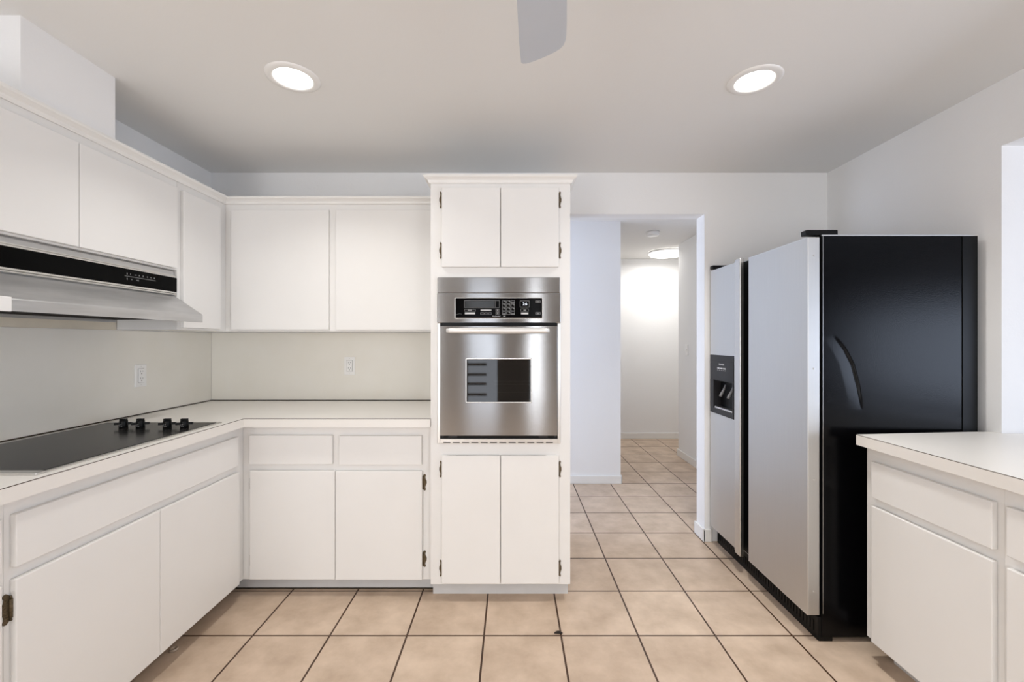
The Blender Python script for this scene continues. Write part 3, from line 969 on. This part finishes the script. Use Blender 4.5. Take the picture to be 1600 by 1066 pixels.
for z in (1.67, 1.18, 0.70, 0.215):
    bm = nb(); cyl(bm, (1.306, BY0 - 0.0014, z), 0.0035, 0.0045, 0.0026, 'Y', 14)
    obj('screw', bm, M['alu'], fd)
# freezer door with a hole for the dispenser
DY0, DY1, DZL, DZH = 2.488, 2.782, 0.846, 1.213
bm = nb()
bx(bm, FX, 1.331, 2.455, 2.786, 0.113, DZL); bx(bm, FX, 1.331, 2.455, 2.786, DZH, ZT - 0.006)
bx(bm, FX, 1.331, 2.455, DY0, DZL, DZH); bx(bm, FX, 1.331, DY1, 2.786, DZL, DZH)
zd = obj('freezer_door', bm, M['fridge'], t, 'narrow brushed steel door with water dispenser')
bm = nb()
bx(bm, FX - 0.013, FX + 0.010, 2.400, 2.454, 0.100, ZT + 0.006, 0.004)
bx(bm, FX - 0.007, FX + 0.002, 2.4535, 2.470, 0.108, ZT - 0.002, 0.002)
obj('handle', bm, M['alu'], zd, 'full-height metal pull')
# dispenser
bm = nb()
RZ0, RZ1, RY0, RY1 = 0.880, 1.056, 2.498, 2.735
bx(bm, FX - 0.004, FX + 0.045, DY0 + 0.001, DY1 - 0.001, RZ1, DZH - 0.001, 0.002)
bx(bm, FX - 0.004, FX + 0.045, DY0 + 0.001, DY1 - 0.001, DZL + 0.001, RZ0, 0.002)
bx(bm, FX - 0.004, FX + 0.045, DY0 + 0.001, RY0, RZ0, RZ1); bx(bm, FX - 0.004, FX + 0.045, RY1, DY1 - 0.001, RZ0, RZ1)
dp = obj('dispenser', bm, M['dgrey'], zd, 'dark grey ice and water dispenser')
bm = nb(); bx(bm, 1.3225, 1.3245, RY0 + 0.0005, RY1 - 0.0005, RZ0 + 0.0005, RZ1 - 0.0005)
bx(bm, FX + 0.002, 1.322, RY0 + 0.0005, RY1 - 0.0005, RZ1 - 0.003, RZ1 - 0.0005)
obj('dispenser_cavity', bm, M['black'], zd)
bm = nb(); bx(bm, FX - 0.002, 1.3215, RY0 + 0.012, RY1 - 0.012, RZ0 + 0.0005, RZ0 + 0.012, 0.002)
obj('drip_tray', bm, M['alu'], zd)
for y in (2.655, 2.560):
    bm = nb()
    tube(bm, [(1.312, y, 1.030), (1.304, y + 0.002, 1.002), (1.290, y + 0.010, 0.968), (1.287, y + 0.012, 0.958)], [0.004, 0.007, 0.009, 0.008], 10)
    obj('dispenser_lever', bm, M['markg'], zd)
RX90 = Matrix.Rotation(-PI / 2, 4, 'Z') @ Matrix.Rotation(PI / 2, 4, 'X')
bm = nb()
fx0, fx1 = FX - 0.0046, FX - 0.0039
merge(bm, text_bm('KitchenAid', 0.014), Matrix.Translation((fx0, 2.630, 1.157)) @ RX90)
for k in range(3):
    bx(bm, fx0, fx1, 2.578 + k * 0.037, 2.578 + k * 0.037 + 0.030, 1.129, 1.136)
for k in range(5):
    bx(bm, fx0, fx1, 2.582 + k * 0.023, 2.582 + k * 0.023 + 0.006, 1.119, 1.1225)
obj('dispenser_print', bm, M['mark'], zd, 'small white lettering and button labels')
bm = nb(); bx(bm, FX - 0.0045, FX - 0.0035, DY0 + 0.002, DY1 - 0.002, 1.176, 1.1775); bx(bm, FX - 0.0045, FX - 0.0035, DY0 + 0.002, DY1 - 0.002, 1.061, 1.0625)
obj('panel_line', bm, M['black'], zd)
# hinge covers on top
for y in (BY0 + 0.003, BY1 - 0.045):
    bm = nb(); bx(bm, FX - 0.004, 1.412, y, y + 0.040, ZT + 0.0032, ZT + 0.026, 0.004)
    obj('hinge_cover', bm, M['black'], t)

# ------------------------------------------------------------------ ceiling fixtures
def downlight(x, y, label, power):
    t = thing('recessed_downlight', label, 'ceiling light', (x, y, CEIL), 'recessed kitchen downlights')
    bm = nb()
    lathe(bm, [(0.074, -0.0005), (0.075, -0.006), (0.080, -0.0085), (0.098, -0.0065), (0.105, -0.0030), (0.106, -0.0005)], (x, y, CEIL))
    obj('trim_ring', bm, M['plate'], t)
    bm = nb()
    rr = lathe(bm, [(0.0735, -0.0008), (0.0735, -0.0050), (0.05, -0.0062), (0.02, -0.0068), (0.0005, -0.0070)], (x, y, CEIL))
    obj('lens', bm, M['lamp'], t, 'glowing white lens')
    area('downward_lamp', (x, y, CEIL - 0.010), (0, 0, 0), 0.14, 0.14, power, (1.0, 0.98, 0.945), 'DISK', math.radians(122))
downlight(-0.907, 1.790, 'left of the two lit recessed ceiling lights, above the left worktop', 4.2)
downlight(1.0146, 1.807, 'right of the two lit recessed ceiling lights, in front of the fridge', 8.2)
# two unseen lamps added behind the camera for more light from above
for lx, lp_ in ((-0.907, 10.0), (1.0146, 11.0)):
    area('downward_lamp', (lx, -0.55, CEIL - 0.010), (0, 0, 0), 0.14, 0.14, lp_, (1.0, 0.98, 0.945), 'DISK', math.radians(122))

# hall dome light and smoke detector
cx_, cy_ = 1.885, 5.27
t = thing('ceiling_dome_light', 'round glowing flush ceiling light at the far end of the hall', 'ceiling light', (cx_, cy_, CEIL))
bm = nb(); lathe(bm, [(0.215, -0.0005), (0.216, -0.020), (0.205, -0.024)], (cx_, cy_, CEIL)); obj('base_ring', bm, M['plate'], t)
bm = nb(); lathe(bm, [(0.2045, -0.020), (0.204, -0.034), (0.185, -0.050), (0.12, -0.058), (0.001, -0.061)], (cx_, cy_, CEIL)); obj('diffuser', bm, M['dome'], t, 'glowing white diffuser')
area('dome_lamp', (cx_ - 0.02, cy_, CEIL - 0.068), (0, 0, 0), 0.36, 0.36, 8, (1.0, 0.97, 0.93), 'DISK')
sx, sy = 1.408, 4.32
t = thing('smoke_detector', 'small round white smoke detector on the hall ceiling', 'smoke detector', (sx, sy, CEIL))
bm = nb(); lathe(bm, [(0.001, -0.001), (0.066, -0.001), (0.066, -0.012), (0.062, -0.014)], (sx, sy, CEIL)); obj('mounting_base', bm, M['plate'], t)
bm = nb(); lathe(bm, [(0.0625, -0.012), (0.061, -0.030), (0.052, -0.040), (0.030, -0.043), (0.001, -0.0435)], (sx, sy, CEIL)); obj('cover', bm, M['plate'], t)

# ceiling fan: one blade tip reaches into the picture
t = thing('ceiling_fan', 'pale grey ceiling fan with only one blade tip hanging into view', 'ceiling fan', (0.030, 0.575, CEIL))
fx_, fy_ = 0.030, 0.575
bm = nb(); lathe(bm, [(0.001, -0.001), (0.07, -0.001), (0.07, -0.02), (0.03, -0.06), (0.0125, -0.065), (0.0125, -0.14), (0.06, -0.145), (0.105, -0.165), (0.112, -0.20), (0.105, -0.255), (0.07, -0.275), (0.001, -0.28)], (fx_, fy_, CEIL))
obj('motor_housing', bm, M['fan'], t)
outline = [(0.20, -0.050), (0.30, -0.056), (0.55, -0.066), (0.590, -0.0665), (0.614, -0.065), (0.630, -0.061), (0.643, -0.052), (0.652, -0.040), (0.664, -0.018), (0.673, 0.004), (0.681, 0.028), (0.685, 0.046), (0.683, 0.056), (0.676, 0.061), (0.60, 0.061), (0.30, 0.052), (0.20, 0.048)]
BZ = 2.118
for k in range(5):
    a = math.radians(85.2) + k * 2 * PI / 5
    bm = nb()
    Rm = Matrix.Translation((fx_, fy_, BZ)) @ Matrix.Rotation(a, 4, 'Z') @ Matrix.Rotation(math.radians(-6), 4, 'X')
    prism(bm, outline, lambda p, w: Rm @ Vector((p[0], p[1], w)), -0.003, 0.003)
    bl = obj('blade', bm, M['fan'], t)
    bm = nb()
    tt = bmesh.new(); bmesh.ops.create_cube(tt, size=1.0)
    merge(bm, tt, Matrix.Translation((fx_, fy_, BZ + 0.006)) @ Matrix.Rotation(a, 4, 'Z') @ Matrix.Translation((0.17, 0, 0)) @ Matrix.Diagonal((0.16, 0.035, 0.006, 1)))
    obj('blade_iron', bm, M['alu'], bl)

# ------------------------------------------------------------------ outlets and switch
def plate(kind, label, cat, c, u, n, group=None):
    """wall plate at c; u = horizontal direction along the wall, n = out of the wall"""
    c, u, n = Vector(c), Vector(u), Vector(n)
    def box(bm, u0, u1, z0, z1, n0, n1, bev=0.0):
        p = c + u * u0 + n * n0; q = c + u * u1 + n * n1
        bx(bm, min(p.x, q.x), max(p.x, q.x), min(p.y, q.y), max(p.y, q.y), c.z + z0, c.z + z1, bev)
    t = thing(kind, label, cat, c, group)
    bm = nb(); box(bm, -0.035, 0.035, -0.058, 0.058, 0.0003, 0.006, 0.002)
    obj('wall_plate', bm, M['plate'], t)
    if kind == 'power_outlet':
        bm = nb(); box(bm, -0.0175, 0.0175, -0.036, 0.036, 0.0068, 0.0076); box(bm, -0.0165, 0.0165, -0.035, 0.035, 0.003, 0.0090, 0.0012)
        r = obj('receptacle', bm, M['plate'], t)
        bm = nb(); box(bm, -0.0185, 0.0185, -0.037, 0.037, 0.0055, 0.0064)
        obj('recess_line', bm, M['slot'], t)
        bm = nb()
        for zc in (0.018, -0.018):
            box(bm, -0.0075, -0.0055, zc, zc + 0.009, 0.0088, 0.0093); box(bm, 0.0055, 0.0075, zc + 0.001, zc + 0.008, 0.0088, 0.0093)
            box(bm, -0.0025, 0.0025, zc - 0.010, zc - 0.005, 0.0088, 0.0093)
        obj('slots', bm, M['slot'], r, 'dark socket slots')
    else:
        bm = nb(); box(bm, -0.005, 0.005, -0.012, 0.012, 0.005, 0.008); box(bm, -0.004, 0.004, 0.0, 0.010, 0.006, 0.016, 0.001)
        obj('toggle', bm, M['plate'], t)
    for s in (-1, 1):
        bm = nb()
        box(bm, -0.0022, 0.0022, s * 0.048 - 0.0022, s * 0.048 + 0.0022, 0.0055, 0.0068, 0.0005)
        obj('screw', bm, M['alu'], t)
plate('power_outlet', 'white double socket on the left backsplash above the cooktop', 'outlet', (XL + 0.004, 2.262, 1.119), (0, 1, 0), PX, 'white wall sockets')
plate('power_outlet', 'white double socket on the back backsplash left of the oven', 'outlet', (-1.051, YB - 0.004, 1.139), (1, 0, 0), NY, 'white wall sockets')
plate('light_switch', 'white light switch on the right hall wall', 'switch', (HRX, 4.66, 1.203), (0, 1, 0), NX)

# ------------------------------------------------------------------ small things on the floor
bm = nb()
lp = [(-0.018, 0.0), (-0.010, 0.006), (0.0, 0.009), (0.010, 0.007), (0.020, 0.001), (0.012, -0.005), (0.0, -0.006), (-0.010, -0.004)]
prism(bm, lp, lambda p, w: Vector((0.205 + p[0], 1.918 + p[1], w + 0.004 * (1 - (p[0] / 0.02) ** 2))), 0.0002, 0.004)
tag(obj('leaf_scrap', bm, M['leaf']), 'tiny dark leaf scrap on the floor tiles before the oven cabinet', 'leaf')
bm = nb(); lathe(bm, [(0.001, 0.0002), (0.016, 0.0002), (0.0165, 0.006), (0.014, 0.010), (0.011, 0.0105), (0.010, 0.006), (0.001, 0.005)], (-1.420, 1.815, 0), 24)
tag(obj('plastic_cap', bm, M['cap']), 'small round pale cap on the floor in shadow under the left cabinet', 'cap')
